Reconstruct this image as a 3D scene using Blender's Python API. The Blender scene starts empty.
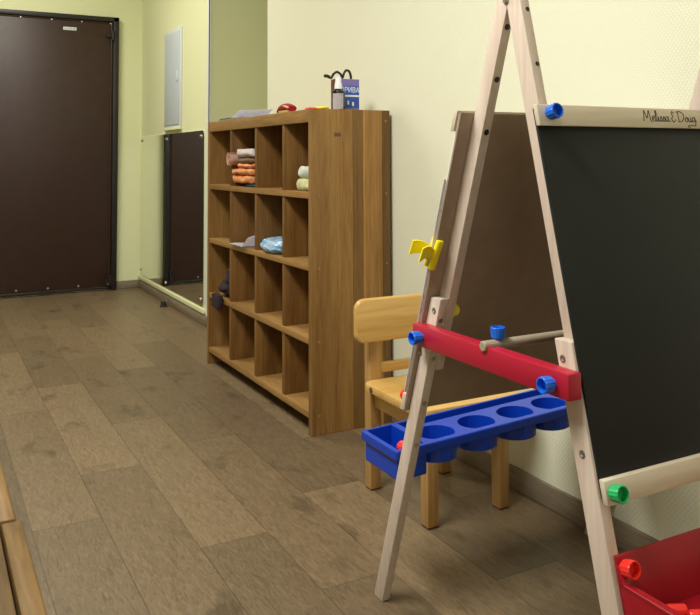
import bpy, bmesh, math, random
from mathutils import Vector, Matrix, noise
random.seed(4)
scene = bpy.context.scene
COL = scene.collection
V = Vector

# ------------------------------------------------------------------ materials
def new_mat(name, color, rough=0.5, metal=0.0, spec=0.5):
    m = bpy.data.materials.new(name); m.use_nodes = True
    b = m.node_tree.nodes['Principled BSDF']
    b.inputs['Base Color'].default_value = (*color, 1)
    b.inputs['Roughness'].default_value = rough
    b.inputs['Metallic'].default_value = metal
    b.inputs['Specular IOR Level'].default_value = spec
    return m

def N(m, kind, **kw):
    n = m.node_tree.nodes.new(kind)
    for k, v in kw.items(): setattr(n, k, v)
    return n

def L(m, a, b): m.node_tree.links.new(a, b)

def srgb(r, g, b):
    f = lambda c: c/12.92 if c <= .04045 else ((c+.055)/1.055)**2.4
    return tuple(f(x/255) for x in (r, g, b))

def mathn(m, op, a, b=None, c=None):
    n = N(m, 'ShaderNodeMath', operation=op)
    for i, x in enumerate((a, b, c)):
        if x is None: continue
        if isinstance(x, (int, float)): n.inputs[i].default_value = x
        else: L(m, x, n.inputs[i])
    return n.outputs[0]

def mottled(name, c1, c2, scale=8, rough=.5, bump=0.0, bscale=60, stretch=(1, 1, 1), spec=.5, detail=4):
    """two tones mixed by noise, optional fine bump"""
    m = new_mat(name, c1, rough, 0, spec)
    b = m.node_tree.nodes['Principled BSDF']
    tc = N(m, 'ShaderNodeTexCoord'); mp = N(m, 'ShaderNodeMapping')
    mp.inputs['Scale'].default_value = stretch
    L(m, tc.outputs['Object'], mp.inputs['Vector'])
    no = N(m, 'ShaderNodeTexNoise'); no.inputs['Scale'].default_value = scale; no.inputs['Detail'].default_value = detail
    L(m, mp.outputs[0], no.inputs['Vector'])
    rp = N(m, 'ShaderNodeValToRGB')
    rp.color_ramp.elements[0].position = .33; rp.color_ramp.elements[0].color = (*c1, 1)
    rp.color_ramp.elements[1].position = .67; rp.color_ramp.elements[1].color = (*c2, 1)
    L(m, no.outputs['Fac'], rp.inputs['Fac']); L(m, rp.outputs[0], b.inputs['Base Color'])
    if bump:
        n2 = N(m, 'ShaderNodeTexNoise'); n2.inputs['Scale'].default_value = bscale; n2.inputs['Detail'].default_value = 3
        L(m, mp.outputs[0], n2.inputs['Vector'])
        bp = N(m, 'ShaderNodeBump'); bp.inputs['Strength'].default_value = bump; bp.inputs['Distance'].default_value = .004
        L(m, n2.outputs['Fac'], bp.inputs['Height']); L(m, bp.outputs[0], b.inputs['Normal'])
    return m

def wood(name, light, dark, grain='Z', scale=22, rough=.5, strip=None, strip_axis='Y', contrast=1.0, spec=.35, knots=.0):
    """long-grain wood; mesh attribute 'tone' shifts a board's brightness; 'strip' = glued lamella width"""
    m = new_mat(name, light, rough, 0, spec)
    b = m.node_tree.nodes['Principled BSDF']
    tc = N(m, 'ShaderNodeTexCoord'); mp = N(m, 'ShaderNodeMapping')
    s = {'X': (.07, 1, 1), 'Y': (1, .07, 1), 'Z': (1, 1, .07)}[grain]
    mp.inputs['Scale'].default_value = s
    L(m, tc.outputs['Object'], mp.inputs['Vector'])
    no = N(m, 'ShaderNodeTexNoise'); no.inputs['Scale'].default_value = scale
    no.inputs['Detail'].default_value = 7; no.inputs['Roughness'].default_value = .62; no.inputs['Distortion'].default_value = .5
    L(m, mp.outputs[0], no.inputs['Vector'])
    fine = N(m, 'ShaderNodeTexNoise'); fine.inputs['Scale'].default_value = scale*9; fine.inputs['Detail'].default_value = 2
    L(m, mp.outputs[0], fine.inputs['Vector'])
    f = mathn(m, 'MULTIPLY_ADD', fine.outputs['Fac'], .35, mathn(m, 'MULTIPLY', no.outputs['Fac'], .75))
    rp = N(m, 'ShaderNodeValToRGB')
    c = .16*contrast
    rp.color_ramp.elements[0].position = .55-c; rp.color_ramp.elements[0].color = (*dark, 1)
    rp.color_ramp.elements[1].position = .55+c; rp.color_ramp.elements[1].color = (*light, 1)
    L(m, f, rp.inputs['Fac'])
    at = N(m, 'ShaderNodeAttribute'); at.attribute_name = 'tone'
    k = mathn(m, 'ADD', at.outputs['Fac'], 1.0)
    if strip:
        sp = N(m, 'ShaderNodeSeparateXYZ'); L(m, tc.outputs['Object'], sp.inputs[0])
        fl = mathn(m, 'FLOOR', mathn(m, 'DIVIDE', sp.outputs[strip_axis], strip))
        wn = N(m, 'ShaderNodeTexWhiteNoise', noise_dimensions='1D'); L(m, fl, wn.inputs['W'])
        k = mathn(m, 'MULTIPLY', k, mathn(m, 'MULTIPLY_ADD', wn.outputs['Value'], .45, .76))
    hs = N(m, 'ShaderNodeMix', data_type='RGBA', blend_type='MULTIPLY'); hs.inputs['Factor'].default_value = 1
    cb = N(m, 'ShaderNodeCombineColor'); [L(m, k, cb.inputs[i]) for i in range(3)]
    L(m, rp.outputs[0], hs.inputs['A']); L(m, cb.outputs[0], hs.inputs['B'])
    L(m, hs.outputs['Result'], b.inputs['Base Color'])
    bp = N(m, 'ShaderNodeBump'); bp.inputs['Strength'].default_value = .12; bp.inputs['Distance'].default_value = .002
    L(m, f, bp.inputs['Height']); L(m, bp.outputs[0], b.inputs['Normal'])
    return m

def wall_mat(name, col, weave=True, wscale=95, strength=.35):
    m = new_mat(name, col, .75, 0, .2)
    b = m.node_tree.nodes['Principled BSDF']
    tc = N(m, 'ShaderNodeTexCoord')
    no = N(m, 'ShaderNodeTexNoise'); no.inputs['Scale'].default_value = 1.4; no.inputs['Detail'].default_value = 3
    L(m, tc.outputs['Object'], no.inputs['Vector'])
    rp = N(m, 'ShaderNodeValToRGB')
    rp.color_ramp.elements[0].color = (*[x*.96 for x in col], 1); rp.color_ramp.elements[1].color = (*col, 1)
    L(m, no.outputs['Fac'], rp.inputs['Fac']); L(m, rp.outputs[0], b.inputs['Base Color'])
    if weave:
        hs = []
        for ang in (40, -40):
            mp = N(m, 'ShaderNodeMapping'); mp.inputs['Rotation'].default_value = (math.radians(ang), 0, 0)
            L(m, tc.outputs['Object'], mp.inputs['Vector'])
            w = N(m, 'ShaderNodeTexWave', wave_type='BANDS', bands_direction='Y'); w.inputs['Scale'].default_value = wscale/3.0
            w.inputs['Distortion'].default_value = .6; w.inputs['Detail'].default_value = 1
            L(m, mp.outputs[0], w.inputs['Vector']); hs.append(w.outputs['Fac'])
        h = mathn(m, 'MULTIPLY', hs[0], hs[1])
        bp = N(m, 'ShaderNodeBump'); bp.inputs['Strength'].default_value = strength; bp.inputs['Distance'].default_value = .0012
        L(m, h, bp.inputs['Height']); L(m, bp.outputs[0], b.inputs['Normal'])
    return m

M = {}
M['wall'] = wall_mat('cream_woven_wallpaper', (.85, .85, .655), wscale=115, strength=.42)
M['wall_far'] = wall_mat('yellow_green_wallpaper', (.79, .81, .50), wscale=100, strength=.2)
M['wall_left'] = wall_mat('low_bounce_tan_wall', (.42, .38, .28))  # unseen left and near walls, toned dark so less light bounces back
M['ceiling'] = new_mat('white_ceiling_paint', (.82, .82, .80), .8)
M['trim'] = new_mat('white_plastic_trim', (.80, .82, .84), .4)
M['base'] = wood('vinyl_skirting', srgb(150, 137, 116), srgb(114, 101, 82), 'Y', 18, .5)
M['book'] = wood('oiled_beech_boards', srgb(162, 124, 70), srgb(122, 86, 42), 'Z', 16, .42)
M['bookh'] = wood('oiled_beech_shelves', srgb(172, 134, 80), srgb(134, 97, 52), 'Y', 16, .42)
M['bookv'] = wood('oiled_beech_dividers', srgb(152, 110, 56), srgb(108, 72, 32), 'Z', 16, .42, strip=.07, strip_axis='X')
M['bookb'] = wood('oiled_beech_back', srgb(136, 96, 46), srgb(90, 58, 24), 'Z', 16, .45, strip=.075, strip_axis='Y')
M['pine'] = wood('lacquered_pine', srgb(216, 178, 106), srgb(192, 150, 80), 'X', 14, .32, spec=.5)
M['pinev'] = wood('lacquered_pine_posts', srgb(196, 156, 96), srgb(164, 124, 70), 'Z', 14, .35, spec=.5)
M['ply'] = wood('pale_hardwood', srgb(218, 203, 188), srgb(194, 174, 157), 'Z', 15, .5)
M['plyx'] = wood('pale_hardwood_rails', srgb(214, 202, 180), srgb(194, 178, 152), 'X', 15, .5)
M['dowel'] = wood('grey_birch_rod', srgb(190, 176, 156), srgb(160, 145, 124), 'X', 20, .5)
M['bench'] = wood('honey_bench_wood', srgb(138, 106, 58), srgb(90, 66, 34), 'Y', 14, .5)
M['bench_in'] = wood('worn_bench_wood', srgb(112, 86, 52), srgb(72, 53, 30), 'Y', 14, .5)
M['chalk'] = mottled('black_chalkboard', (.008, .009, .009), (.014, .0155, .015), 5, .5, .05, 300, spec=.3)
M['hard'] = mottled('brown_hardboard', srgb(150, 130, 109), srgb(160, 138, 116), 30, .38, .05, 400, spec=.5)
M['whiteboard'] = new_mat('white_laminate', (.85, .85, .86), .2)
M['redp'] = new_mat('red_painted_wood', srgb(176, 24, 52), .38)
M['bin'] = mottled('dark_red_plastic', srgb(148, 8, 26), srgb(156, 10, 30), 3, .36)
M['redk'] = new_mat('bright_red_plastic', srgb(238, 48, 40), .35)
M['bluek'] = new_mat('bright_blue_plastic', srgb(22, 108, 230), .35)
M['blue'] = new_mat('blue_tray_plastic', srgb(4, 60, 178), .36)
M['green'] = new_mat('green_plastic', srgb(38, 180, 104), .38)
M['yellow'] = new_mat('yellow_plastic', srgb(250, 232, 20), .35)
M['steel'] = new_mat('zinc_screw', (.45, .44, .40), .35, .9)
M['dark'] = new_mat('black_rubber_and_hole_shade', (.012, .011, .010), .55)
M['leather'] = mottled('brown_leatherette', srgb(50, 30, 22), srgb(57, 35, 26), 14, .42, .25, 220)
M['frame'] = new_mat('black_door_frame', srgb(30, 26, 24), .45)
M['pin'] = new_mat('steel_pin', (.45, .44, .42), .4, 1)
M['panelw'] = new_mat('white_powder_coat', srgb(214, 221, 224), .45)
M['panelw2'] = new_mat('grey_white_powder_coat', srgb(196, 205, 211), .45)
M['mirror'] = new_mat('silvered_glass', (.84, .86, .82), .012, 1)
M['edge'] = new_mat('pale_glass_edge', (.62, .66, .45), .25)
M['paper'] = new_mat('white_paper', srgb(236, 236, 246), .7)
M['paper2'] = new_mat('grey_printed_paper', srgb(130, 134, 146), .6)
M['amber'] = new_mat('dark_bottle_glass', (.012, .008, .010), .12)
M['label'] = mottled('white_bottle_label', srgb(236, 230, 234), srgb(226, 214, 224), 60, .5)
M['cap'] = new_mat('white_cap_plastic', (.86, .87, .90), .35)
M['boxblue'] = mottled('blue_carton', srgb(30, 78, 178), srgb(56, 100, 196), 40, .45)
M['boxside'] = new_mat('brown_carton_side', srgb(104, 66, 48), .55)
M['boxtop'] = new_mat('lilac_carton', srgb(120, 110, 176), .5)
M['ink'] = new_mat('dark_brown_ink', srgb(42, 32, 24), .6)
M['white_ink'] = new_mat('white_print', (.85, .87, .92), .5)
M['orange'] = mottled('orange_terry_cloth', srgb(214, 130, 74), srgb(232, 164, 108), 40, .9, .5, 240)
M['pinkish'] = mottled('pink_white_cloth', srgb(216, 176, 160), srgb(232, 204, 188), 30, .9, .4, 240)
M['greyc'] = mottled('pale_grey_cloth', srgb(196, 184, 176), srgb(212, 202, 196), 25, .9, .4, 240)
M['brownc'] = mottled('brown_cloth', srgb(104, 80, 60), srgb(128, 102, 80), 25, .9, .4, 240)
M['teal'] = new_mat('teal_cloth', srgb(52, 84, 104), .8)
M['whitec'] = mottled('white_cloth', srgb(222, 222, 210), srgb(200, 206, 196), 25, .9, .4, 240)
M['greenc'] = mottled('pale_green_cloth', srgb(190, 192, 140), srgb(214, 210, 170), 40, .9, .4, 240)
M['bag'] = mottled('crinkled_blue_film', srgb(96, 156, 208), srgb(190, 214, 236), 26, .25, .9, 90, spec=.8)
M['purple'] = mottled('dark_purple_cloth', srgb(36, 22, 32), srgb(48, 29, 40), 25, .9, .5, 200)
M['darkred'] = new_mat('dark_red_plastic_shell', srgb(158, 16, 34), .35)

# ------------------------------------------------------------------ mesh helpers
def tone_layer(bm):
    return bm.faces.layers.float.get('tone') or bm.faces.layers.float.new('tone')

def box(bm, lo, hi, bev=0.0, tone=None, segs=2):
    lo, hi = V(lo), V(hi)
    if tone is not None: ly = tone_layer(bm)
    old = set(bm.faces)
    r = bmesh.ops.create_cube(bm, size=1)
    vs = r['verts']
    for v in vs:
        v.co = V((lo[i] if v.co[i] < 0 else hi[i]) for i in range(3))
    if bev > 0:
        es = list(set(e for v in vs for e in v.link_edges))
        bmesh.ops.bevel(bm, geom=es, offset=bev, segments=segs, affect='EDGES', profile=.5)
    if tone is not None:
        for f in bm.faces:
            if f not in old: f[ly] = tone

def prism(bm, pts, ext, bev=0.0, segs=2):
    """closed polygon pts (3D) extruded by vector ext"""
    ext = V(ext)
    vs = [bm.verts.new(V(p)) for p in pts]
    f = bm.faces.new(vs)
    vt = [bm.verts.new(V(p)+ext) for p in pts]
    g = bm.faces.new(list(reversed(vt)))
    n = len(vs); fs = [f, g]
    for i in range(n):
        fs.append(bm.faces.new((vs[(i+1) % n], vs[i], vt[i], vt[(i+1) % n])))
    bmesh.ops.recalc_face_normals(bm, faces=fs)
    if bev:
        es = list(set(e for q in fs for e in q.edges))
        bmesh.ops.bevel(bm, geom=es, offset=bev, segments=segs, affect='EDGES', profile=.5)

def basis(axis):
    a = V(axis).normalized()
    t = V((0, 0, 1)) if abs(a.z) < .9 else V((1, 0, 0))
    u = a.cross(t).normalized(); w = a.cross(u).normalized()
    return a, u, w

def lathe(bm, origin, axis, prof, n=24, ridge=0.0):
    """prof = [(radius, height)] swept round axis; r=0 ends close"""
    a, u, w = basis(axis); o = V(origin); rings = []
    for r, h in prof:
        if r <= 1e-6: rings.append([bm.verts.new(o+a*h)])
        else:
            rings.append([bm.verts.new(o+a*h+(u*math.cos(2*math.pi*k/n)+w*math.sin(2*math.pi*k/n))*r*(1-(ridge if k % 2 else 0))) for k in range(n)])
    fs = []
    for A, B in zip(rings, rings[1:]):
        for k in range(n):
            k2 = (k+1) % n
            if len(A) == 1 and len(B) == 1: continue
            if len(A) == 1: fs.append(bm.faces.new((A[0], B[k], B[k2])))
            elif len(B) == 1: fs.append(bm.faces.new((A[k2], A[k], B[0])))
            else: fs.append(bm.faces.new((A[k2], A[k], B[k], B[k2])))
    bmesh.ops.recalc_face_normals(bm, faces=fs)

def cyl(bm, p, q, r, n=20, bev=0.0):
    p, q = V(p), V(q); h = (q-p).length; b = min(bev, r*.5)
    lathe(bm, p, q-p, [(0, 0), (r-b, 0), (r, b), (r, h-b), (r-b, h), (0, h)] if b else [(0, 0), (r, 0), (r, h), (0, h)], n)

def tube(bm, pts, r, n=8, flat=1.0):
    pts = [V(p) for p in pts]; rings = []
    prev = None
    for i, p in enumerate(pts):
        d = (pts[min(i+1, len(pts)-1)]-pts[max(i-1, 0)]).normalized()
        if prev is None: a, u, w = basis(d)
        else:
            u = (prev-d*prev.dot(d)).normalized(); w = d.cross(u)
        prev = u
        rings.append([bm.verts.new(p+(u*math.cos(2*math.pi*k/n)+w*math.sin(2*math.pi*k/n)*flat)*r) for k in range(n)])
    for A, B in zip(rings, rings[1:]):
        for k in range(n):
            bm.faces.new((A[k], A[(k+1) % n], B[(k+1) % n], B[k]))
    bm.faces.new(list(reversed(rings[0]))); bm.faces.new(rings[-1])

def smooth_pts(pts, k=5):
    """Catmull-Rom through pts"""
    pts = [V(p) for p in pts]; out = []
    for i in range(len(pts)-1):
        p0 = pts[max(i-1, 0)]; p1 = pts[i]; p2 = pts[i+1]; p3 = pts[min(i+2, len(pts)-1)]
        for j in range(k):
            t = j/k
            out.append(.5*((2*p1)+(p2-p0)*t+(2*p0-5*p1+4*p2-p3)*t*t+(3*p1-p0-3*p2+p3)*t**3))
    out.append(pts[-1]); return out

def soft(bm, lo, hi, amp=.006, cuts=9, freq=28, seed=0, round_=.35, sag=0):
    """a rumpled cushion-like block (cloth, bag)"""
    lo, hi = V(lo), V(hi); c = (lo+hi)/2; h = (hi-lo)/2
    tb = bmesh.new()
    bmesh.ops.create_cube(tb, size=2)
    bmesh.ops.subdivide_edges(tb, edges=tb.edges[:], cuts=cuts, use_grid_fill=True)
    for v in tb.verts:
        p = v.co.copy(); x2, y2, z2 = p.x*p.x, p.y*p.y, p.z*p.z
        q = lambda a_, b_: math.sqrt(max(0, 1-a_/2-b_/2+a_*b_/3))
        s = V((p.x*q(y2, z2), p.y*q(x2, z2), p.z*q(x2, y2)))
        g = p.lerp(s, round_)
        w = V((g.x*h.x, g.y*h.y, g.z*h.z))+c
        d = noise.noise_vector(w*freq+V((seed*7.3, seed*3.1, seed)))*amp
        w += d+noise.noise_vector(w*freq*2.3+V((seed, 2, 1)))*amp*.5
        w.z = min(max(w.z, lo.z), hi.z)
        w.y = min(max(w.y, lo.y), hi.y)
        v.co = w
    me = bpy.data.meshes.new('t'); tb.to_mesh(me); tb.free(); bm.from_mesh(me); bpy.data.meshes.remove(me)

ROOTS = {}
def obj(name, bm, mat, parent=None, smooth=True, angle=35):
    me = bpy.data.meshes.new(name)
    off = V((0, 0, 0)); root = parent
    if parent is not None:
        while root.parent: root = root.parent
        off = root.location.copy()
    bm.transform(Matrix.Translation(-off))
    bm.normal_update(); bm.to_mesh(me); bm.free()
    me.materials.append(mat)
    if smooth:
        for p in me.polygons: p.use_smooth = True
        me.set_sharp_from_angle(angle=math.radians(angle))
    o = bpy.data.objects.new(name, me); COL.objects.link(o)
    if parent is not None: o.parent = parent
    return o

def new(): return bmesh.new()

def thing(name, label, cat, loc, group=None):
    o = bpy.data.objects.new(name, None); o.empty_display_size = .05; COL.objects.link(o)
    o.location = loc; o['label'] = label; o['category'] = cat
    if group: o['group'] = group
    return o

def tag(o, label, cat, group=None):
    o['label'] = label; o['category'] = cat
    if group: o['group'] = group
    return o

def recentre(o, loc):
    """move a one-mesh thing's origin to its base"""
    o.data.transform(Matrix.Translation(-V(loc))); o.location = loc
    return o

def struct(name, bm, mat, parent=None, smooth=True):
    o = obj(name, bm, mat, parent, smooth)
    o['kind'] = 'structure'
    return o

def part(name, mat, parent, fn, *a, **k):
    bm = new(); fn(bm, *a, **k)
    return obj(name, bm, mat, parent)

def boolean(o, bm, op='DIFFERENCE'):
    me = bpy.data.meshes.new('tmp'); bm.normal_update(); bm.to_mesh(me); bm.free()
    t = bpy.data.objects.new('tmp', me); COL.objects.link(t)
    md = o.modifiers.new('b', 'BOOLEAN'); md.object = t; md.operation = op; md.solver = 'EXACT'
    bpy.context.view_layer.update()
    dg = bpy.context.evaluated_depsgraph_get()
    res = bpy.data.meshes.new_from_object(o.evaluated_get(dg))
    o.modifiers.clear(); old = o.data; o.data = res; bpy.data.meshes.remove(old)
    bpy.data.objects.remove(t); bpy.data.meshes.remove(me)

# ------------------------------------------------------------------ room shell
XW, XP, YF, ZC = 1.44, 1.367, 5.827, 2.62
XL, YN = -2.3, -2.6

# floor: planks as faces, 'tone' per plank, UV in metres inside its plank
def make_floor():
    bm = new(); ly = tone_layer(bm); uv = bm.loops.layers.uv.new('plank')
    off = bm.faces.layers.float.new('seed')
    edges = {0: .413, 1: .583, 2: .75, 3: .917, 4: 1.093, 5: 1.265, 6: 1.44, -1: .25}
    first = {-1: .88, 0: .14, 1: .45, 2: .865, 3: .565, 4: .03, 5: .42, 6: .8}
    tones = {}
    rng = random.Random(11)
    for i in range(-16, 12):
        x1 = edges.get(i, .413+.1705*i); x0 = edges.get(i-1, .413+.1705*(i-1))
        y = first.get(i-0, rng.random()) if True else 0
        y = y-4.02
        k = 0
        while y < YF:
            y0, y1 = max(y, YN), min(y+1.005, YF)
            if y1 > YN:
                xx1 = min(x1, 2.4)
                if xx1 > x0:
                    vs = [bm.verts.new((x0, y0, 0)), bm.verts.new((xx1, y0, 0)), bm.verts.new((xx1, y1, 0)), bm.verts.new((x0, y1, 0))]
                    f = bm.faces.new(vs)
                    t = rng.uniform(-.12, .12)
                    ym = y+.5
                    for (ri, ya, tv) in ((0, 1.65, -.10), (0, 2.65, .04), (0, 3.65, .12), (1, 1.95, -.05), (1, 2.95, .18), (1, 3.95, -.06),
                                         (2, 1.37, -.12), (2, 2.37, .10), (2, 3.37, -.02), (3, 2.07, .0), (3, 1.07, -.12), (3, 3.07, -.06), (3, 4.07, .14),
                                         (4, 1.53, .14), (4, 2.53, -.10), (4, 3.53, -.04), (4, 4.53, .12), (5, .92, .12), (5, 1.92, -.10), (5, 2.93, .15), (-1, 2.38, -.16), (-1, 3.38, -.05)):
                        if ri == i and abs(ym-ya) < .25: t = tv*1.35
                    f[ly] = t; f[off] = rng.random()*40
                    for l, q in zip(f.loops, ((0, 0), (x1-x0, 0), (x1-x0, y1-y0), (0, y1-y0))): l[uv].uv = q
            y += 1.005; k += 1
    m = new_mat('vinyl_plank_floor', (.3, .25, .18), .46, 0, .45)
    b = m.node_tree.nodes['Principled BSDF']
    tc = N(m, 'ShaderNodeTexCoord')
    sd = N(m, 'ShaderNodeAttribute'); sd.attribute_name = 'seed'
    cx = N(m, 'ShaderNodeCombineXYZ'); L(m, sd.outputs['Fac'], cx.inputs[2]); L(m, sd.outputs['Fac'], cx.inputs[1])
    ad = N(m, 'ShaderNodeVectorMath', operation='ADD'); L(m, tc.outputs['Object'], ad.inputs[0]); L(m, cx.outputs[0], ad.inputs[1])
    mp = N(m, 'ShaderNodeMapping'); mp.inputs['Scale'].default_value = (1, .16, 1); L(m, ad.outputs[0], mp.inputs['Vector'])
    g = N(m, 'ShaderNodeTexNoise'); g.inputs['Scale'].default_value = 120; g.inputs['Detail'].default_value = 5; g.inputs['Roughness'].default_value = .65; g.inputs['Distortion'].default_value = 1.5
    L(m, mp.outputs[0], g.inputs['Vector'])
    mp2 = N(m, 'ShaderNodeMapping'); mp2.inputs['Scale'].default_value = (1, .55, 1); L(m, ad.outputs[0], mp2.inputs['Vector'])
    kn = N(m, 'ShaderNodeTexNoise'); kn.inputs['Scale'].default_value = 9; kn.inputs['Detail'].default_value = 3; L(m, mp2.outputs[0], kn.inputs['Vector'])
    rp = N(m, 'ShaderNodeValToRGB'); e = rp.color_ramp.elements
    e[0].position = .28; e[0].color = (*srgb(95, 78, 57), 1); e[1].position = .72; e[1].color = (*srgb(134, 115, 87), 1)
    L(m, g.outputs['Fac'], rp.inputs['Fac'])
    kr = N(m, 'ShaderNodeValToRGB'); e = kr.color_ramp.elements
    e[0].position = .27; e[0].color = (.45, .44, .42, 1); e[1].position = .40; e[1].color = (1, 1, 1, 1)
    L(m, kn.outputs['Fac'], kr.inputs['Fac'])
    mx = N(m, 'ShaderNodeMix', data_type='RGBA', blend_type='MULTIPLY'); mx.inputs['Factor'].default_value = .8
    L(m, rp.outputs[0], mx.inputs['A']); L(m, kr.outputs[0], mx.inputs['B'])
    at = N(m, 'ShaderNodeAttribute'); at.attribute_name = 'tone'
    um = N(m, 'ShaderNodeUVMap', uv_map='plank'); su = N(m, 'ShaderNodeSeparateXYZ'); L(m, um.outputs[0], su.inputs[0])
    seam = mathn(m, 'MAXIMUM', mathn(m, 'LESS_THAN', su.outputs['X'], .0028), mathn(m, 'LESS_THAN', su.outputs['Y'], .003))
    k = mathn(m, 'MULTIPLY', mathn(m, 'ADD', at.outputs['Fac'], 1.0), mathn(m, 'MULTIPLY_ADD', seam, -.38, 1.0))
    cb = N(m, 'ShaderNodeCombineColor'); [L(m, k, cb.inputs[i]) for i in range(3)]
    m2 = N(m, 'ShaderNodeMix', data_type='RGBA', blend_type='MULTIPLY'); m2.inputs['Factor'].default_value = 1
    L(m, mx.outputs['Result'], m2.inputs['A']); L(m, cb.outputs[0], m2.inputs['B'])
    L(m, m2.outputs['Result'], b.inputs['Base Color'])
    rr = mathn(m, 'MULTIPLY_ADD', g.outputs['Fac'], .2, .34); L(m, rr, b.inputs['Roughness'])
    bp = N(m, 'ShaderNodeBump'); bp.inputs['Strength'].default_value = .15; bp.inputs['Distance'].default_value = .002
    L(m, mathn(m, 'SUBTRACT', g.outputs['Fac'], seam), bp.inputs['Height']); L(m, bp.outputs[0], b.inputs['Normal'])
    return struct('floor', bm, m, smooth=False)
make_floor()

def sbox(name, mat, lo, hi, bev=0.0):
    bm = new(); box(bm, lo, hi, bev); return struct(name, bm, mat)

sbox('ceiling', M['ceiling'], (XL-.1, YN-.1, ZC), (2.4, YF+.1, ZC+.1))
sbox('wall_right', M['wall'], (XW, YN, 0), (XW+.14, 3.6, ZC))
sbox('wall_right_rear', M['wall_far'], (XP, 4.27, 0), (2.4, YF, ZC))
sbox('wall_recess', M['wall_far'], (2.3, 3.4, 0), (2.4, 4.27, ZC))
sbox('wall_recess_side', M['wall_far'], (XW+.14, 3.4, 0), (2.3, 3.5, ZC))
sbox('wall_far', M['wall_far'], (XL, YF, 0), (2.4, YF+.1, ZC))
sbox('wall_left', M['wall_left'], (XL-.1, YN, 0), (XL, YF, ZC))
sbox('wall_near', M['wall_left'], (XL, YN-.1, 0), (2.4, YN, ZC))
# skirtings
def skirting(name, lo, hi):
    return sbox(name, M['base'], lo, hi, .004)
skirting('baseboard_right', (XW-.013, YN, 0), (XW, 3.6, .06))
skirting('baseboard_right_rear', (XP-.013, 4.27, 0), (XP, YF, .055))
skirting('baseboard_far', (1.2, YF-.013, 0), (XP-.013, YF, .055))
# corner guard on the recess edge
bm = new(); box(bm, (XP-.004, 4.266, .055), (XP+.008, 4.27, ZC)); box(bm, (XP-.004, 4.266, .055), (XP, 4.30, ZC))
struct('trim_1', bm, M['trim'])

# entrance door on the far wall: padded leatherette leaf in a black frame
D = struct('door_1', (lambda b: (box(b, (.30, YF-.035, .018), (1.16, YF-.004, 1.872), .006), b)[1])(new()), M['leather'])
bm = new()
box(bm, (1.158, YF-.05, 0), (1.195, YF, 1.90), .004)
box(bm, (.26, YF-.05, 0), (.297, YF, 1.90), .004)
box(bm, (.26, YF-.05, 1.868), (1.195, YF, 1.90), .004)
obj('door_frame', bm, M['frame'], D)
bm = new()
box(bm, (.30, YF-.038, .012), (1.16, YF-.035+.004, .028), .003)
obj('threshold_strip', bm, M['frame'], D)
bm = new()   # piping roll round the padded leaf
tube(bm, [(1.146, YF-.036, .03), (1.146, YF-.036, 1.862)], .006); tube(bm, [(.31, YF-.036, 1.86), (1.15, YF-.036, 1.86)], .005)
obj('piping', bm, M['leather'], D)
for z in (1.77, .07):
    bm = new(); cyl(bm, (1.152, YF-.055, z-.035), (1.152, YF-.055, z+.035), .011, 12, .003); box(bm, (1.115, YF-.052, z-.012), (1.19, YF-.048, z+.012))
    obj('hinge', bm, M['frame'], D)
for i in range(5):
    for z in (1.855, .045):
        bm = new(); lathe(bm, (.36+.195*i, YF-.036, z), (0, -1, 0), [(.008, 0), (.006, .004), (0, .006)], 10); obj('upholstery_pin', bm, M['pin'], D)
for z in (.45, .9, 1.35):
    bm = new(); lathe(bm, (1.132, YF-.036, z), (0, -1, 0), [(.006, 0), (.005, .003), (0, .005)], 10); obj('upholstery_pin', bm, M['leather'], D)
bm = new(); box(bm, (.823, YF-.040, 1.789), (.91, YF-.034, 1.811), .002)
sg = obj('name_plate', bm, M['panelw'], D); sg['label'] = 'small white plate with worn dark characters'
bm = new()
for x, w in ((.832, .006), (.842, .009), (.858, .007), (.872, .010), (.888, .004), (.897, .005)):
    box(bm, (x, YF-.0406, 1.794), (x+.0025, YF-.0398, 1.806)); box(bm, (x, YF-.0406, 1.799), (x+w, YF-.0398, 1.8012))
obj('worn_lettering', bm, M['paper2'], sg)

# ------------------------------------------------------------------ mirror and meter cabinet on the rear right wall
t = thing('wall_mirror', 'large low mirror screwed to the wall, reflecting the brown door', 'mirror', (XP, 5.08, .075))
def rounded_rect_yz(y0, y1, z0, z1, r, x, n=6):
    pts = []
    for cy, cz, a0 in ((y1-r, z1-r, 0), (y0+r, z1-r, 90), (y0+r, z0+r, 180), (y1-r, z0+r, 270)):
        for k in range(n+1):
            a = math.radians(a0+90*k/n); pts.append((x, cy+r*math.cos(a), cz+r*math.sin(a)))
    return pts
bm = new(); prism(bm, rounded_rect_yz(4.335, 5.80, .095, 1.062, .035, XP-.006), (.0059, 0, 0)); obj('mirror_glass', bm, M['mirror'], t, smooth=False)
for y, z in ((5.77, 1.035), (5.77, .135), (5.12, 1.03), (4.39, 1.03), (5.12, .125), (4.39, .13)):
    bm = new(); lathe(bm, (XP-.006, y, z), (-1, 0, 0), [(.010, 0), (.010, .004), (.006, .008), (0, .009)], 14); obj('mirror_clip', bm, M['pin'], t)
bm = new(); box(bm, (XP-.016, 4.30, .062), (XP, 5.82, .088), .003)
obj('support_ledge', bm, M['wall_far'], t)

t = thing('meter_cabinet', 'white metal meter cabinet on the wall above the mirror', 'cabinet', (XP, 5.0, 1.09))
bm = new(); box(bm, (XP-.012, 4.79, 1.09), (XP, 5.16, 1.71), .003); obj('body', bm, M['panelw'], t)
bm = new(); box(bm, (XP-.018, 4.815, 1.115), (XP-.012, 5.14, 1.685), .002); d = obj('door', bm, M['panelw2'], t)
bm = new(); box(bm, (XP-.026, 4.83, 1.38), (XP-.017, 4.852, 1.44), .003); obj('latch', bm, M['panelw'], d)
bm = new(); box(bm, (XP-.022, 4.79, 1.083), (XP, 5.16, 1.098), .002); obj('bottom_flange', bm, M['wall_far'], t)

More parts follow.
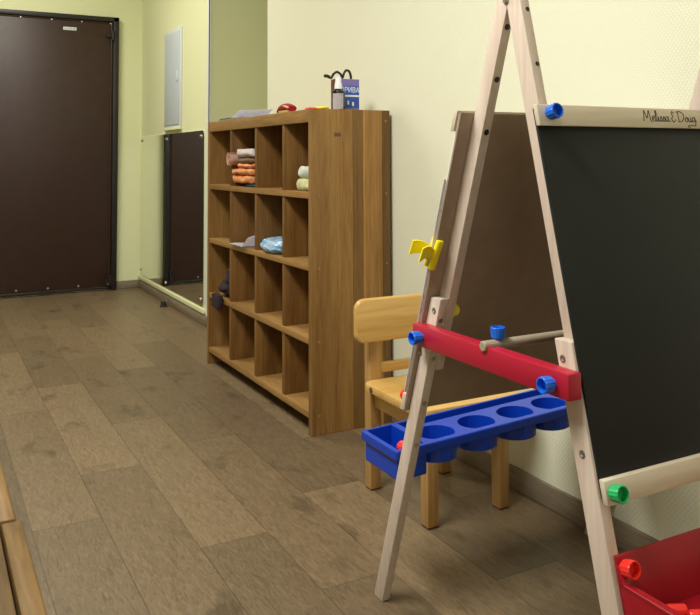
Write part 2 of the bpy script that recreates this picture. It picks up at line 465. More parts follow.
# door stop on the floor by the mirror
t = thing('door_stop', 'small black rubber door stop on the floor below the mirror', 'door stop', (1.315, 4.99, 0))
bm = new(); lathe(bm, (1.315, 4.99, 0), (0, 0, 1), [(0, 0), (.022, 0), (.022, .006), (.017, .010), (.016, .028), (.012, .032), (0, .033)], 20); obj('rubber_bumper', bm, M['dark'], t)
bm = new(); cyl(bm, (1.332, 4.985, .024), (1.332, 4.985, .036), .006, 12, .001); obj('screw', bm, M['pin'], t)

# ------------------------------------------------------------------ bookcase (4 x 4 cubby shelf)
BX0, BX1, BY0, BY1, BH = 1.125, XW-.014, 2.426, 3.53, 1.067
B = thing('cubby_shelf', 'tall wooden cubby shelf with sixteen open compartments against the wall', 'shelf', (1.28, 2.98, 0))
bm = new()
xs = [BX0, BX0+.095, BX0+.155, BX0+.196, BX0+.203, BX0+.27, BX1]
tn = [-.10, .06, -.30, .45, .16, -.45]
for a, b_, k in zip(xs, xs[1:], tn): box(bm, (a, BY0, 0), (b_, BY0+.024, BH), .0012, k, 1)
obj('side_panel', bm, M['book'], B)
bm = new()
for a, b_, k in zip(xs, xs[1:], tn): box(bm, (a, BY1-.024, 0), (b_, BY1, BH), .0012, k*.6, 1)
obj('side_panel', bm, M['book'], B)
bm = new(); box(bm, (BX0+.004, BY0+.024, BH-.024), (BX1, BY1-.024, BH-.001), .001); obj('top_board', bm, M['bookh'], B)
bm = new(); box(bm, (BX0+.001, BY0+.024, BH-.044), (BX0+.022, BY1-.024, BH-.0005), .0015); obj('front_rail', bm, M['bookh'], B)
SH = [.79, .552, .312, .074]
DY = [2.675, 2.948, 3.238]
for z in SH:
    bm = new(); box(bm, (BX0+.002, BY0+.024, z-.022), (BX1-.014, BY1-.024, z), .0015); obj('shelf_board', bm, M['bookh'], B)
tops = [BH-.024]+[z-.022 for z in SH[:3]]
for z, zt in zip(SH, tops):
    for y in DY:
        bm = new(); box(bm, (BX0+.006, y-.011, z), (BX1-.014, y+.011, zt), .001); obj('divider', bm, M['bookv'], B)
bm = new(); box(bm, (BX1-.014, BY0+.024, .052), (BX1-.004, BY1-.024, BH-.024)); obj('back_panel', bm, M['bookb'], B)
for z in (.063, .30, .54, .78, 1.03):
    for x in (BX0+.028, BX0+.285):
        bm = new(); lathe(bm, (x, BY0+.0005, z), (0, -1, 0), [(.0045, 0), (.004, .0012), (0, .0015)], 12); obj('peg', bm, M['bookh'], B)
bm = new(); box(bm, (BX0+.085, BY0-.0006, .975), (BX0+.11, BY0+.001, .988), .0003); o = obj('worn_patch', bm, M['boxside'], B)

# --- things in the compartments (cell 2 of the top row)
def soft_thing(name, label, cat, mat, lo, hi, amp=.006, seed=0, rnd=.35, group=None, freq=28, cuts=9):
    bm = new(); soft(bm, lo, hi, amp, cuts, freq, seed, rnd)
    c = ((lo[0]+hi[0])/2, (lo[1]+hi[1])/2, lo[2])
    o = obj(name, bm, mat, None, True, 60); recentre(o, c)
    return tag(o, label, cat, group)
z0 = .7905
soft_thing('folded_cloth', 'dark teal folded cloth, bottom of the pile on the top shelf', 'cloth', M['teal'], (1.13, 2.965, z0), (1.30, 3.09, z0+.012), .001, 9)
soft_thing('folded_towel', 'orange towel folded at the bottom of the orange pile', 'towel', M['orange'], (1.118, 2.97, z0+.013), (1.33, 3.222, z0+.046), .009, 1)
soft_thing('folded_towel', 'middle orange folded towel of the pile on the top shelf', 'towel', M['orange'], (1.114, 2.965, z0+.047), (1.32, 3.222, z0+.072), .009, 2)
soft_thing('folded_towel', 'thin orange towel right under the brown cloth', 'towel', M['orange'], (1.12, 2.965, z0+.073), (1.32, 3.165, z0+.094), .007, 3)
soft_thing('folded_cloth', 'dark brown cloth between orange towels and pale grey cloth', 'cloth', M['brownc'], (1.12, 2.963, z0+.093), (1.31, 3.15, z0+.116), .004, 4)
# rolled pinkish cloth
bm = new()
pts = []
for k in range(44):
    a = k*.32; r = .004+.0006*k
    pts.append((r*math.cos(a), r*math.sin(a)))
outer = [(1.106, 3.195+p[0], z0+.110+p[1]) for p in pts]
for a, b_ in zip(outer, outer[1:]):
    pass
prof = [(x, y, z) for x, y, z in outer]
inner = [(x, 3.195+(y-3.195)*.86, z0+.110+(z-z0-.110)*.86) for x, y, z in outer]
vo = [bm.verts.new(p) for p in prof]; vi = [bm.verts.new((p[0]+.16, p[1], p[2])) for p in prof]
for i in range(len(vo)-1): bm.faces.new((vo[i], vo[i+1], vi[i+1], vi[i]))
bmesh.ops.solidify(bm, geom=bm.faces[:], thickness=.0028)
o = obj('rolled_cloth', bm, M['pinkish'], None, True, 60); recentre(o, (1.18, 3.195, z0+.08)); tag(o, 'pinkish white rolled cloth at the left end of the orange pile', 'cloth')
soft_thing('folded_cloth', 'pale grey folded cloth on top of the orange pile', 'cloth', M['greyc'], (1.118, 2.962, z0+.117), (1.32, 3.172, z0+.152), .006, 6)
# cell 4 of the top row
soft_thing('folded_cloth', 'pale green folded cloth under the white one, right compartment', 'cloth', M['greenc'], (1.145, 2.455, z0), (1.36, 2.625, z0+.042), .007, 7)
soft_thing('folded_cloth', 'white folded cloth lying on the pale green cloth, right compartment', 'cloth', M['whitec'], (1.15, 2.455, z0+.042), (1.35, 2.612, z0+.085), .007, 8)
# second row: paper with a lifted corner + blue film bag
z1 = .5525
bm = new(); nx, ny = 14, 18; g = []
for i in range(nx+1):
    row = []
    for j in range(ny+1):
        x = 1.112+.15*i/nx; y = 2.965+.235*j/ny
        k = max(0, 1-(y-2.965)/.10)
        z = z1+.0015+.062*k*k*(3-2*k)*(1-.55*abs(i/nx-.55))+.003*math.sin(j*.9+i*.4)**2
        row.append(bm.verts.new((x, y, z)))
    g.append(row)
for i in range(nx):
    for j in range(ny): bm.faces.new((g[i][j], g[i+1][j], g[i+1][j+1], g[i][j+1]))
bmesh.ops.solidify(bm, geom=bm.faces[:], thickness=.0012)
o = obj('paper_sheet', bm, M['paper'], None, True, 60); recentre(o, (1.19, 3.08, z1)); tag(o, 'white creased paper with a lifted end in the second row', 'paper')
soft_thing('plastic_bag', 'crinkled pale blue plastic bag lying beside the white paper', 'bag', M['bag'], (1.118, 2.692, z1), (1.31, 2.932, z1+.052), .013, 12, .75, None, 34, 13)
# third row: purple cloth hanging over the edge
z2 = .3125
bm = new(); soft(bm, (1.13, 3.255, z2), (1.33, 3.43, z2+.075), .014, 11, 24, 21, .6)
soft(bm, (1.14, 3.255, z2+.05), (1.25, 3.345, z2+.125), .012, 9, 24, 22, .6)
o = obj('crumpled_cloth', bm, M['purple'], None, True, 70); recentre(o, (1.23, 3.34, z2)); tag(o, 'dark purple crumpled cloth in the left compartment of the third row', 'cloth')
bm = new(); soft(bm, (1.100, 3.30, z2-.048), (1.124, 3.40, z2+.02), .004, 8, 30, 23, .5)
obj('hanging_fold', bm, M['purple'], o)
o.children[0].data.transform(Matrix.Translation(-V((0, 0, 0))))

# --- things on top of the shelf
zt = BH
bm = new(); nx, ny = 12, 20; g = []
for i in range(nx+1):
    row = []
    for j in range(ny+1):
        u, v = i/nx, j/ny
        x = 1.145+.15*u; y = 3.16+.28*v
        k = max(0, 1-v/.42); z = zt+.010+.034*k*k*(3-2*k)*(.75+.25*u)
        row.append(bm.verts.new((x, y, z)))
    g.append(row)
for i in range(nx):
    for j in range(ny): bm.faces.new((g[i][j], g[i+1][j], g[i+1][j+1], g[i][j+1]))
bmesh.ops.solidify(bm, geom=bm.faces[:], thickness=.003)
t = thing('magazine', 'white magazine with a curled page at the far end of the shelf top', 'magazine', (1.245, 3.22, zt))
obj('cover_page', bm, M['paper'], t)
bm = new(); box(bm, (1.147, 3.165, zt), (1.293, 3.437, zt+.009), .002); obj('page_block', bm, M['paper2'], t)

t = thing('toy_brush', 'dark red curved brush on a pale base on the shelf top', 'brush', (1.19, 2.78, zt))
a = []
for k in range(13):
    q = k/12; a.append((1.19, 2.73+.11*q, zt+.013+.012*math.sin(q*math.pi)**.8+.006*(1-q)))
bm = new(); n_ = 12; rings = []
for i, (x, y, z) in enumerate(a):
    w = .024*(.75+.25*math.sin(math.pi*i/12)); hgt = .010+.003*math.sin(math.pi*i/12)
    rings.append([bm.verts.new((x+w*math.cos(2*math.pi*k/n_), y, z+hgt*math.sin(2*math.pi*k/n_))) for k in range(n_)])
for A, C in zip(rings, rings[1:]):
    for k in range(n_): bm.faces.new((A[k], A[(k+1) % n_], C[(k+1) % n_], C[k]))
bm.faces.new(list(reversed(rings[0]))); bm.faces.new(rings[-1]); bmesh.ops.recalc_face_normals(bm, faces=bm.faces[:])
obj('curved_back', bm, M['darkred'], t)
bm = new(); box(bm, (1.17, 2.74, zt), (1.21, 2.82, zt+.014), .004); obj('bristles', bm, M['pine'], t)

t = thing('toy_spoon', 'flat yellow and red toy near the front corner of the shelf top', 'toy', (1.19, 2.49, zt))
bm = new(); soft(bm, (1.165, 2.455, zt), (1.215, 2.52, zt+.012), .001, 6, 20, 3, .8); obj('yellow_disc', bm, M['yellow'], t)
bm = new(); box(bm, (1.14, 2.47, zt), (1.17, 2.51, zt+.007), .003); obj('red_tip', bm, M['redk'], t)

bx, by = 1.246, 2.466
t = thing('spray_bottle', 'small dark bottle with white cap and label on the shelf', 'bottle', (bx, by, zt))
bm = new(); lathe(bm, (bx, by, zt), (0, 0, 1), [(0, 0), (.021, 0), (.023, .003), (.023, .056), (.021, .064), (.013, .070), (.011, .072), (.011, .076), (0, .076)], 28); obj('glass_body', bm, M['amber'], t)
bm = new()
a0, a1 = math.radians(188), math.radians(290); nn = 16
vo = []
for k in range(nn+1):
    a = a0+(a1-a0)*k/nn; vo.append((bm.verts.new((bx+.0235*math.cos(a), by+.0235*math.sin(a), zt+.002)), bm.verts.new((bx+.0235*math.cos(a), by+.0235*math.sin(a), zt+.056))))
for p, q in zip(vo, vo[1:]): bm.faces.new((p[0], q[0], q[1], p[1]))
bmesh.ops.solidify(bm, geom=bm.faces[:], thickness=.0006); obj('label_wrap', bm, M['label'], t)
bm = new(); lathe(bm, (bx, by, zt+.072), (0, 0, 1), [(0, 0), (.0135, 0), (.013, .014), (.0105, .026), (.010, .040), (.008, .0415), (0, .0415)], 20); obj('spray_cap', bm, M['cap'], t)

t = thing('carton', 'blue medicine carton with white print behind the dark bottle', 'box', (1.305, 2.52, zt))
bm = new(); box(bm, (1.257, 2.502, zt), (1.347, 2.545, zt+.112), .001); c = obj('carton_body', bm, M['boxblue'], t)
bm = new(); box(bm, (1.2565, 2.503, zt+.001), (1.2572, 2.544, zt+.111)); obj('side_flap', bm, M['boxside'], c)
for za, zb in ((.088, .111), (.001, .012)):
    bm = new(); box(bm, (1.258, 2.5014, zt+za), (1.346, 2.5022, zt+zb)); obj('lilac_band', bm, M['boxtop'], c)
def text_part(body, size, mat, parent, mtx, depth=.0004, name='lettering', sx=1):
    cu = bpy.data.curves.new('txt', 'FONT'); cu.body = body; cu.size = size; cu.align_x = 'CENTER'; cu.align_y = 'CENTER'; cu.extrude = depth
    to = bpy.data.objects.new('txt', cu); COL.objects.link(to); bpy.context.view_layer.update()
    me = bpy.data.meshes.new_from_object(to.evaluated_get(bpy.context.evaluated_depsgraph_get()))
    bpy.data.objects.remove(to)
    b = new(); b.from_mesh(me); bpy.data.meshes.remove(me)
    b.transform(mtx @ Matrix.Diagonal((sx, 1, 1, 1)))
    return obj(name, b, mat, parent, False)
RX = Matrix.Rotation(math.pi/2, 4, 'X')
text_part('ОРИВА', .026, M['white_ink'], c, Matrix.Translation((1.309, 2.5012, zt+.073)) @ RX, sx=.85)
bm = new(); box(bm, (1.285, 2.5012, zt+.050), (1.345, 2.502, zt+.056)); box(bm, (1.30, 2.5012, zt+.022), (1.306, 2.502, zt+.036)); box(bm, (1.318, 2.5012, zt+.018), (1.325, 2.502, zt+.032)); obj('printed_lines', bm, M['white_ink'], c)
bm = new(); ztop = zt+.116
pts = [(1.222, 2.505, ztop+.003), (1.24, 2.51, ztop-.002), (1.252, 2.515, ztop+.012), (1.268, 2.52, ztop+.021), (1.284, 2.523, ztop+.014), (1.292, 2.524, ztop+.002), (1.297, 2.522, ztop+.018), (1.307, 2.522, ztop+.029), (1.319, 2.523, ztop+.024), (1.325, 2.524, ztop+.008), (1.326, 2.525, ztop-.001)]
tube(bm, smooth_pts(pts, 5), .0044, 8)
t = thing('black_cable', 'short black looped cable lying on top of the blue carton', 'cable', (1.28, 2.52, zt+.112))
obj('cord', bm, M['dark'], t)
bm = new(); tube(bm, [(1.212, 2.502, ztop+.003), (1.222, 2.505, ztop+.0035), (1.232, 2.508, ztop+.001)], .0058, 10); obj('plug', bm, M['frame'], t)

# ------------------------------------------------------------------ child's chair
C = thing('child_chair', "small light wooden child's chair between shelf and easel", 'chair', (1.215, 1.83, 0))
SX0, SX1, SY0, SY1, SZ = 1.056, 1.368, 1.652, 1.958, .298
def leg(x, y, top, s=.034):
    bm = new(); box(bm, (x, y, .004), (x+s, y+s, top), .004); o = obj('leg', bm, M['pinev'], C)
    bm = new(); box(bm, (x+.002, y+.002, 0), (x+s-.002, y+s-.002, .006), .001); obj('foot_pad', bm, M['boxside'], o)
leg(1.092, 1.688, SZ-.022); leg(1.312, 1.692, SZ-.022)
leg(1.084, 1.958, .47); leg(1.316, 1.958, .47)
def rr(x0, x1, y0, y1, r, n=6):
    pts = []
    for cx, cy, a0 in ((x1-r, y1-r, 0), (x0+r, y1-r, 90), (x0+r, y0+r, 180), (x1-r, y0+r, 270)):
        for k in range(n+1):
            a = math.radians(a0+90*k/n); pts.append((cx+r*math.cos(a), cy+r*math.sin(a)))
    return pts
bm = new(); prism(bm, [(x, y, SZ-.022) for x, y in rr(SX0, SX1, SY0, SY1, .03)], (0, 0, .022), .005); obj('seat', bm, M['pine'], C)
bm = new(); lathe(bm, (SX0+.0004, SY1-.055, SZ-.011), (-1, 0, 0), [(0, 0), (.008, .0005), (.008, .002), (0, .0032)], 14); o = obj('knot_hole', bm, M['boxside'], C); o['label'] = 'dark knot in the seat edge'
bm = new(); box(bm, (1.096, 1.722, SZ-.075), (1.114, 1.958, SZ-.022), .002); obj('apron', bm, M['pine'], C)
bm = new(); box(bm, (1.322, 1.726, SZ-.075), (1.340, 1.958, SZ-.022), .002); obj('apron', bm, M['pine'], C)
bm = new(); box(bm, (1.126, 1.697, SZ-.075), (1.312, 1.715, SZ-.022), .002); obj('apron', bm, M['pine'], C)
bm = new(); box(bm, (1.118, 1.964, SZ+.012), (1.316, 1.984, SZ+.038), .003); obj('back_rail', bm, M['pine'], C)
bm = new(); pts = []
for x, z in rr(1.030, 1.395, .402, .518, .026): pts.append((x, 1.936, z+.010*math.sin(math.pi*(x-1.03)/.365) if z > .45 else z))
prism(bm, pts, (0, .022, 0), .007, 3); obj('backrest', bm, M['pine'], C)

# ------------------------------------------------------------------ benches at the left edge
def bench(y0, y1, x1, label, loc_y):
    t = thing('wooden_bench', label, 'bench', (x1-.16, (y0+y1)/2, 0), 'benches on the left')
    zt = .30
    bm = new(); box(bm, (x1-.032, y0, zt-.03), (x1, y1, zt), .005); obj('edge_board', bm, M['bench'], t)
    for k in range(3):
        a = x1-.034-.1*(k+1)
        bm = new(); box(bm, (a, y0+.002, zt-.028), (a+.098, y1-.002, zt-.001), .003); obj('top_board', bm, M['bench_in'], t)
    for x in (x1-.32, x1-.06):
        for y in (y0+.05, y1-.09):
            bm = new(); box(bm, (x, y, 0), (x+.04, y+.04, zt-.028), .003); obj('leg', bm, M['bench'], t)
    bm = new(); box(bm, (x1-.31, y0+.06, zt-.08), (x1-.03, y0+.08, zt-.028), .002); obj('cross_rail', bm, M['bench'], t)
    bm = new(); box(bm, (x1-.31, y1-.08, zt-.08), (x1-.03, y1-.06, zt-.028), .002); obj('cross_rail', bm, M['bench'], t)
bench(1.502, 2.3, .150, 'worn brown wooden bench at the left edge, the farther of two', 0)
bench(.64, 1.494, .158, 'worn brown wooden bench in the lower left corner, nearest the viewer', 0)

# ------------------------------------------------------------------ easel
LX = .838; TH = .019; XR = 1.428        # outer plane of the left lower legs / right lower legs
E_ = thing('art_easel', "children's double sided wooden art easel with blackboard and trays", 'easel', (1.115, 1.14, 0))
bo = lambda z: 1.504-.349*z      # back leg, outer edge
bi = lambda z: 1.470-.349*z
fi = lambda z: .7945+.237*z      # front leg, inner edge
ff = lambda z: .757+.238*z
def leg_prism(name, x0, fa, fb, z0, z1, flat_bottom=True):
    bm = new()
    prism(bm, [(x0, fa(z0), z0), (x0, fb(z0), z0), (x0, fb(z1), z1), (x0, fa(z1), z1)], (TH, 0, 0), .0022)
    return obj(name, bm, M['ply'], E_)
legs = {}
for side in (0, 1):
    lo = LX if side == 0 else XR-TH
    up = LX+TH if side == 0 else XR-2*TH
    dy = .010*side
    legs[side, 'bl'] = leg_prism('lower_leg', lo, lambda z: bi(z)-dy, lambda z: bo(z)-dy, 0, .642)
    legs[side, 'bu'] = leg_prism('upper_leg', up, lambda z: bi(z)-dy, lambda z: bo(z)-dy, .50, 1.20)
    legs[side, 'fl'] = leg_prism('lower_leg', lo, ff, fi, 0, .630)
    legs[side, 'fu'] = leg_prism('upper_leg', up, ff, fi, .49, 1.20)
    x0 = LX+TH if side == 0 else XR-2*TH
    bm = new(); cyl(bm, (x0-.004, 1.068, 1.165), (x0+TH+.004, 1.068, 1.165), .006, 14, .001); obj('hinge_bolt', bm, M['steel'], E_)
# screws on the outer faces, black discs as painted shade of drilled holes in the front faces
for key, y, z in (('bl', 1.268, .618), ('bl', 1.316, .532), ('fl', .925, .603), ('fl', .888, .476)):
    for side, x, s in ((0, LX, -1), (1, XR, 1)):
        bm = new(); lathe(bm, (x-s*.0005, y, z), (s, 0, 0), [(.0062, 0), (.0058, .0012), (.003, .0014), (.0025, .0006), (0, .0006)], 16); obj('screw', bm, M['steel'], legs[side, key])
def front_disc(key, f, z, slope, x, r=.0055):
    y = f(z); nrm = V((0, -1, slope)).normalized()
    bm = new(); lathe(bm, V((x, y, z))+nrm*-.0008, nrm, [(r, 0), (r, .0012), (0, .0013)], 16)
    return bm
for side in (0, 1):
    xu = (LX+1.5*TH) if side == 0 else (XR-1.5*TH); xl = (LX+.5*TH) if side == 0 else XR-.5*TH
    for z in (.945, 1.035, 1.122): obj('hole_shade_disc', front_disc('bu', bi, z, -.35, xu), M['dark'], legs[side, 'bu'])
    for z in (1.052, 1.145): obj('hole_shade_disc', front_disc('fu', ff, z, .235, xu+.003, .004), M['dark'], legs[side, 'fu'])
    for z in (.60, .525, .435, .348): obj('screw', front_disc('bl', bi, z, -.35, xl, .005), M['steel'], legs[side, 'bl'])

KN = [(0, 0), (.0085, 0), (.0085, .004), (.0128, .006), (.0138, .024), (.0128, .0255), (.0112, .0255), (.010, .013), (0, .012)]
KN = [(r_*.9, h_*.86) for r_, h_ in KN]
def knob(pos, axis, mat, parent, label, s=1.0):
    bm = new(); lathe(bm, pos, axis, [(r*s, h*s) for r, h in KN], 28, .06)
    o = obj('knob', bm, mat, parent); o['label'] = label; return o

# red spreader bars + knobs
for side, x0 in ((0, LX-.026), (1, XR-2*TH-.026)):
    bm = new(); box(bm, (x0, .886, .553), (x0+.026, 1.304, .592), .003); rb = obj('spreader_bar', bm, M['redp'], E_)
    s = -1 if side == 0 else 1; xo = x0 if side == 0 else x0+.026
    if side == 0:
        rb['label'] = 'red painted bar on the near side'
        knob((xo, .918, .572), (s, 0, 0), M['bluek'], rb, 'blue knob at the front end'); knob((xo, 1.272, .572), (s, 0, 0), M['bluek'], rb, 'blue knob at the back end')
# paper roll dowel lying in the bars, with a blue stop knob
bm = new(); cyl(bm, (LX-.030, 1.082, .593), (XR-2*TH, 1.082, .593), .0085, 20, .0012); dw = obj('paper_roll_rod', bm, M['dowel'], E_)
knob((LX+.004, 1.084, .599), (0, 0, 1), M['bluek'], dw, 'blue upright stop knob')

# blackboard on the front legs
def slab(bm, f, off0, off1, z0, z1, x0, x1, bev=.0015):
    """board lying on the leg face f, between two offsets along -Y"""
    prism(bm, [(x0, f(z0)+off0, z0), (x0, f(z0)+off1, z0), (x0, f(z1)+off1, z1), (x0, f(z1)+off0, z1)], (x1-x0, 0, 0), bev)
BL, BR = .839, 1.412
bm = new(); slab(bm, ff, -.0005, -.006, .424, .978, BL+.003, BR-.003, .0008); bb = obj('blackboard', bm, M['chalk'], E_)
bm = new(); slab(bm, ff, -.006, -.016, .950, .984, BL, BR); tr = obj('top_rail', bm, M['plyx'], bb)
bm = new(); slab(bm, ff, -.006, -.016, .419, .451, BL, BR); br = obj('bottom_rail', bm, M['plyx'], bb)
nf = V((0, -1, .235)).normalized()
knob((.860, ff(.969)-.016, .969), nf, M['bluek'], E_, 'blue knob on the top rail')
knob((.850, ff(.435)-.016, .435), nf, M['green'], E_, 'green knob on the bottom rail')
knob((1.395, ff(.969)-.016, .969), nf, M['bluek'], E_, 'blue knob on the top rail')
knob((1.395, ff(.435)-.016, .435), nf, M['green'], E_, 'green knob on the bottom rail')
# hand-written maker's name on the rail
G = {
 'M': [[(0, 0), (.08, .5), (.14, 1), (.24, .45), (.30, .3), (.40, .7), (.48, 1), (.52, .5), (.56, 0), (.64, -.06)]],
 'e': [[(0, .2), (.14, .26), (.22, .42), (.14, .5), (.06, .36), (.08, .08), (.18, 0), (.28, .1)]],
 'l': [[(0, .1), (.1, .5), (.14, .92), (.08, 1), (.05, .7), (.06, .1), (.12, 0), (.18, .1)]],
 'i': [[(0, .1), (.07, .45), (.07, .1), (.12, 0), (.18, .1)], [(.08, .66), (.10, .68)]],
 's': [[(0, .05), (.12, .48), (.16, .3), (.18, .08), (.1, 0), (.04, .06), (.14, .04), (.24, .1)]],
 'a': [[(.22, .42), (.1, .48), (.02, .22), (.08, 0), (.18, .12), (.23, .46), (.23, .1), (.28, 0), (.36, .08)]],
 '&': [[(.26, .80), (.13, .92), (.04, .74), (.17, .53), (.03, .34), (.05, .08), (.2, .02), (.3, .2)], [(.15, 1.04), (.15, .90)], [(.14, .04), (.14, -.1)]],
 'D': [[(.08, .96), (.06, .5), (.06, .02)], [(-.06, .9), (.2, 1), (.46, .8), (.48, .4), (.28, .04), (0, .02)]],
 'o': [[(.14, .46), (.03, .3), (.06, .04), (.18, .04), (.23, .3), (.14, .46), (.22, .40), (.30, .42)]],
 'u': [[(0, .44), (.02, .12), (.08, 0), (.17, .1), (.2, .44), (.21, .1), (.26, 0), (.32, .1)]],
 'g': [[(.22, .42), (.1, .48), (.02, .22), (.08, .04), (.18, .12), (.23, .46), (.22, -.2), (.10, -.34), (-.28, -.30), (-.44, -.40), (-.34, -.52), (-.24, -.46)], [(.22, .02), (.34, .1)]],
}
ADV = {'M': .64, 'e': .27, 'l': .17, 'i': .17, 's': .22, 'a': .34, '&': .36, 'D': .56, 'o': .28, 'u': .31, 'g': .3, ' ': .14}
word = 'Melissa & Doug'
tot = sum(ADV[ch] for ch in word); X0, X1 = 1.067, 1.197; sc = (X1-X0)/tot; hz = .0185
bm = new(); px = X0
for ch in word:
    for st in G.get(ch, []):
        pts = []
        for u, v in smooth_pts([V((a, b_, 0)) for a, b_ in st], 4) and [(p.x, p.y) for p in smooth_pts([V((a, b_, 0)) for a, b_ in st], 4)]:
            z = .9612+v*hz; pts.append((px+u*sc, ff(z)-.0162, z))
        tube(bm, pts, .00072, 6)
    px += ADV[ch]*sc
obj('handwritten_lettering', bm, M['ink'], tr)

# white board (brown hardboard back towards the viewer) on the back legs
WL, WR = .829, 1.41
bm = new(); slab(bm, bo, .0005, .0055, .412, .980, WL, WR, .0008); wb = obj('whiteboard_back', bm, M['hard'], E_); wb['label'] = 'brown hardboard rear of the whiteboard'
bm = new(); slab(bm, bo, .0055, .0075, .414, .978, WL, WR, .0004); obj('white_face', bm, M['whiteboard'], wb)
bm = new(); slab(bm, bo, .0075, .0185, .948, .984, WL-.004, WR, .0012); obj('top_rail', bm, M['plyx'], wb)
bm = new(); slab(bm, bo, .0075, .0185, .412, .446, WL, WR, .0012); obj('bottom_rail', bm, M['plyx'], wb)
nb = V((0, 1, .35)).normalized()
for x in (.85, 1.39):
    knob((x, bo(.428)+.0185, .428), nb, M['redk'], wb, 'red knob on the whiteboard rail')

# blue paint tray behind the back legs
TX0, TX1, TY0, TY1, TZ = .838, 1.41, 1.408, 1.556, .318
bm = new(); box(bm, (TX0, TY0, TZ-.020), (TX1, TY1, TZ), .003)
tr_ = obj('paint_tray', bm, M['blue'], E_)
def loc(b): return b
def bx_(lo, hi, bev=0):
    b = new(); box(b, lo, hi, bev); return loc(b)
def cy_(p, q, r, n=32):
    b = new(); cyl(b, p, q, r, n); bmesh.ops.recalc_face_normals(b, faces=b.faces[:]); return loc(b)
boolean(tr_, bx_((TX0+.006, TY0+.004, TZ-.062), (TX0+.075, TY1-.006, TZ-.01), .004), 'UNION')
boolean(tr_, bx_((TX0+.01, TY1-.05, TZ-.055), (TX1-.01, TY1-.006, TZ-.01), .004), 'UNION')
cups = [.962, 1.068, 1.174, 1.274, 1.366]
for cx_ in cups: boolean(tr_, cy_((cx_, TY0+.047, TZ-.046), (cx_, TY0+.047, TZ-.01), .0465), 'UNION')
for cx_ in cups:
    b = new(); pts = []
    for k in range(33):
        a = 2*math.pi*k/33; x = cx_+.041*math.cos(a); y = max(TY0+.047+.041*math.sin(a), TY0+.014); pts.append((x, y, TZ-.042))
    prism(b, pts, (0, 0, .09)); boolean(tr_, loc(b))
boolean(tr_, bx_((TX0+.009, TY0+.009, TZ-.056), (TX0+.070, TY1-.009, TZ+.02)))
boolean(tr_, bx_((TX0+.085, TY1-.044, TZ-.048), (TX1-.012, TY1-.009, TZ+.02)))
boolean(tr_, bx_((TX0+.004, TY0-.001, TZ-.074), (TX0+.016, TY0+.012, TZ-.05)), 'UNION')
for v in tr_.data.vertices: v.co.z += .045*(v.co.x+E_.location.x-TX0)      # the tray hangs a little higher at its far end
for p in tr_.data.polygons: p.use_smooth = False
tr_.data.materials.clear(); tr_.data.materials.append(M['blue'])
knob((.866, TY0+.006, .316), (0, 1, 0), M['redk'], tr_, 'red knob inside the tray', 1.0)

# red storage bin on the front legs
RX0, RX1 = .846, 1.405
bn = new()
slab(bn, ff, -.0005, -.005, 0.2390, 0.3530, RX0, RX1, .0015)                      # high back wall
prism(bn, [(RX0, ff(0.2620), 0.2690), (RX0, .600, 0.2690), (RX0, .600, 0.2750), (RX0, ff(0.2620), 0.2750)], (RX1-RX0, 0, 0), .001)   # floor
prism(bn, [(RX0, .604, 0.2390), (RX0, .600, 0.2390), (RX0, .588, 0.3190), (RX0, .592, 0.3190)], (RX1-RX0, 0, 0), .001)   # front wall
prism(bn, [(RX0, .580, 0.3160), (RX0, .592, 0.3160), (RX0, .592, 0.3200), (RX0, .580, 0.3200)], (RX1-RX0, 0, 0), .001)
for x in (RX0, RX1-.005):
    arch = [(x, .72+.038*math.cos(a), 0.2390+.045*math.sin(a)) for a in [math.pi*k/12 for k in range(13)]]
    prism(bn, [(x, ff(0.2390)-.002, 0.2390)]+arch+[(x, .602, 0.2390), (x, .590, 0.3190), (x, ff(0.3190)-.002, 0.3190)], (.005, 0, 0), .0008)
for xa, xb in ((RX0-.001, RX0+.012), (RX1-.012, RX1+.001)):
    prism(bn, [(xa, .585, 0.3165), (xa, ff(0.3170)-.003, 0.3165), (xa, ff(0.3420)-.003, 0.3420), (xa, ff(0.3420)-.010, 0.3410), (xa, ff(0.3170)-.012, 0.3215), (xa, .585, 0.3215)], (xb-xa, 0, 0), .001)
bn_o = obj('storage_bin', bn, M['bin'], E_); bn_o['label'] = 'deep red plastic storage bin'
knob((.856, ff(.338)-.005, .338), nf, M['redk'], bn_o, 'bright red knob fixing the bin'); knob((1.385, ff(.340)-.005, .340), nf, M['redk'], bn_o, 'bright red knob fixing the bin')

# ------------------------------------------------------------------ loose things on the easel
def clip(name, label, mtx, group, mat):
    """plastic paper clip: jaw bar along local Z, handles towards local -X, gripping at local +X"""
    base = mtx.translation
    t = thing(name, label, 'clip', base, group)
    def put(b): b.transform(mtx); return b
    for s in (-1, 1):
        bm = new(); prism(bm, [(-.003, s*.0044, -.029), (.013, s*.0044, -.029), (.013, s*.0080, -.029), (.008, s*.0125, -.029), (.001, s*.0125, -.029), (-.003, s*.0090, -.029)], (0, 0, .058), .002); 
        j = obj('jaw', put(bm), mat, t)
        bm = new()
        a = []
        for k in range(9):
            q = k/8; a.append((-.036*q, s*(.0065+.011*q**1.3), .006*math.sin(q*3)))
        for (x, y, z), (x2, y2, z2) in zip(a, a[1:]):
            w1 = .009+.005*(-x/.036); w2 = .009+.005*(-x2/.036)
            prism(bm, [(x, y-.0014, z-w1), (x2, y2-.0014, z2-w2), (x2, y2-.0014, z2+w2), (x, y-.0014, z+w1)], (0, .0028, 0))
        obj('handle', put(bm), mat, j)
    bm = new(); cyl(bm, (-.011, 0, -.010), (-.011, 0, .010), .0065, 16, .001); obj('spring_barrel', put(bm), mat, t)
    return t
tilt = Matrix.Rotation(math.atan(.35), 4, 'X')
zc = .726; midy = bo(zc)+.0042
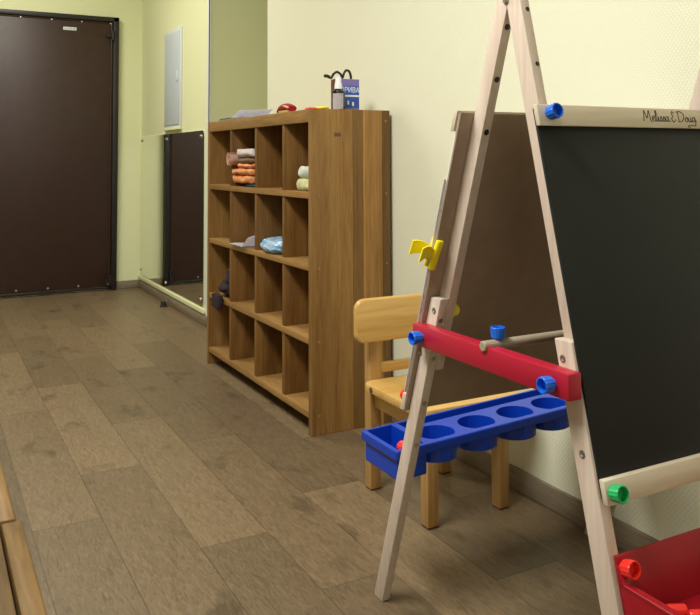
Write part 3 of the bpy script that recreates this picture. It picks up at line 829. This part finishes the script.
clip('paper_clip', 'yellow plastic clip gripping the left edge of the brown board', Matrix.Translation((WL-.004, midy, zc)) @ tilt @ Matrix.Rotation(math.radians(8), 4, 'Y'), None, M['yellow'])
bm = new(); lathe(bm, (LX+2*TH-.001, (bi(.614)+bo(.614))/2+.004, .614), (1, 0, 0), [(0, 0), (.0125, 0), (.0128, .012), (.0115, .018), (.008, .0215), (0, .022)], 28, .05)  # knob shape put in place of a second yellow clip
o = obj('knob', bm, M['yellow'], legs[0, 'bu']); o['label'] = 'yellow stand-in for a second clip on the inner side of the back leg'
bm = new(); slab(bm, bo, .0078, .0084, .45, .862, WL-.0045, WL+.33, 0)
o = obj('paper_sheet', bm, M['paper'], None, False); recentre(o, (1.0, bo(.45)+.0078, .45)); tag(o, 'white sheet of drawing paper hanging behind the brown board', 'paper')
# two loose caps in the bin
for i, (x, y, lab) in enumerate(((.912, .800, 'bright red marker top in the bin, left of the pair'), (.928, .776, 'bright red marker top in the bin, right of the pair'))):
    bm = new(); lathe(bm, (x-.010, y, .2835), (1, -.5, 0), [(0, 0), (.0065, 0), (.0082, .003), (.0082, .026), (.007, .027), (.005, .012), (0, .011)], 24, .05)
    o = obj('marker_top', bm, M['redk']); recentre(o, (x, y, .2752)); tag(o, lab, 'marker top', 'red marker tops in the bin')

# ------------------------------------------------------------------ light
def area(name, loc_, rot, sx, sy, power, col):
    l = bpy.data.lights.new(name, 'AREA'); l.shape = 'RECTANGLE'; l.size = sx; l.size_y = sy; l.energy = power; l.color = col
    o = bpy.data.objects.new(name, l); COL.objects.link(o); o.location = loc_; o.rotation_euler = rot; return o
area('ceiling_lamp_near', (-.3, 1.3, ZC-.03), (0, 0, 0), .6, 1.2, 82, (1.0, .985, .93))
area('ceiling_lamp_rear', (.1, 4.3, ZC-.03), (0, 0, 0), .6, 1.2, 44, (1.0, .96, .84))
area('window_daylight', (-.6, YN+.05, 1.5), (math.radians(90), 0, math.radians(180)), 1.6, 1.3, 50, (.84, .92, 1.0))
w = bpy.data.worlds.new('World'); scene.world = w; w.use_nodes = True
w.node_tree.nodes['Background'].inputs[0].default_value = (.6, .65, .7, 1); w.node_tree.nodes['Background'].inputs[1].default_value = .1

# ------------------------------------------------------------------ camera (view fitted to the room's vanishing lines)
F, CX, CY, yaw, pitch, roll = 808.108, 363.168, 116.309, .498530, .0524152, -.00490478
f = V((math.sin(yaw)*math.cos(pitch), math.cos(yaw)*math.cos(pitch), math.sin(pitch)))
r = V((math.cos(yaw), -math.sin(yaw), 0)); u = r.cross(f)
r2 = r*math.cos(roll)+u*math.sin(roll); u2 = -r*math.sin(roll)+u*math.cos(roll)
cam = bpy.data.cameras.new('Camera'); co = bpy.data.objects.new('Camera', cam); COL.objects.link(co)
mt = Matrix.Identity(4)
for i in range(3): mt[i][0], mt[i][1], mt[i][2] = r2[i], u2[i], -f[i]
mt[2][3] = .9
co.matrix_world = mt
cam.sensor_fit = 'HORIZONTAL'; cam.sensor_width = 36; cam.lens = F/700*36
cam.shift_x = (350-CX)/700; cam.shift_y = (CY-307.5)/700
cam.clip_start = .05
scene.camera = co
vs = scene.view_settings
vs.view_transform = 'Standard'; vs.look = 'None'; vs.exposure = 0.0; vs.gamma = 1.0; vs.use_curve_mapping = False
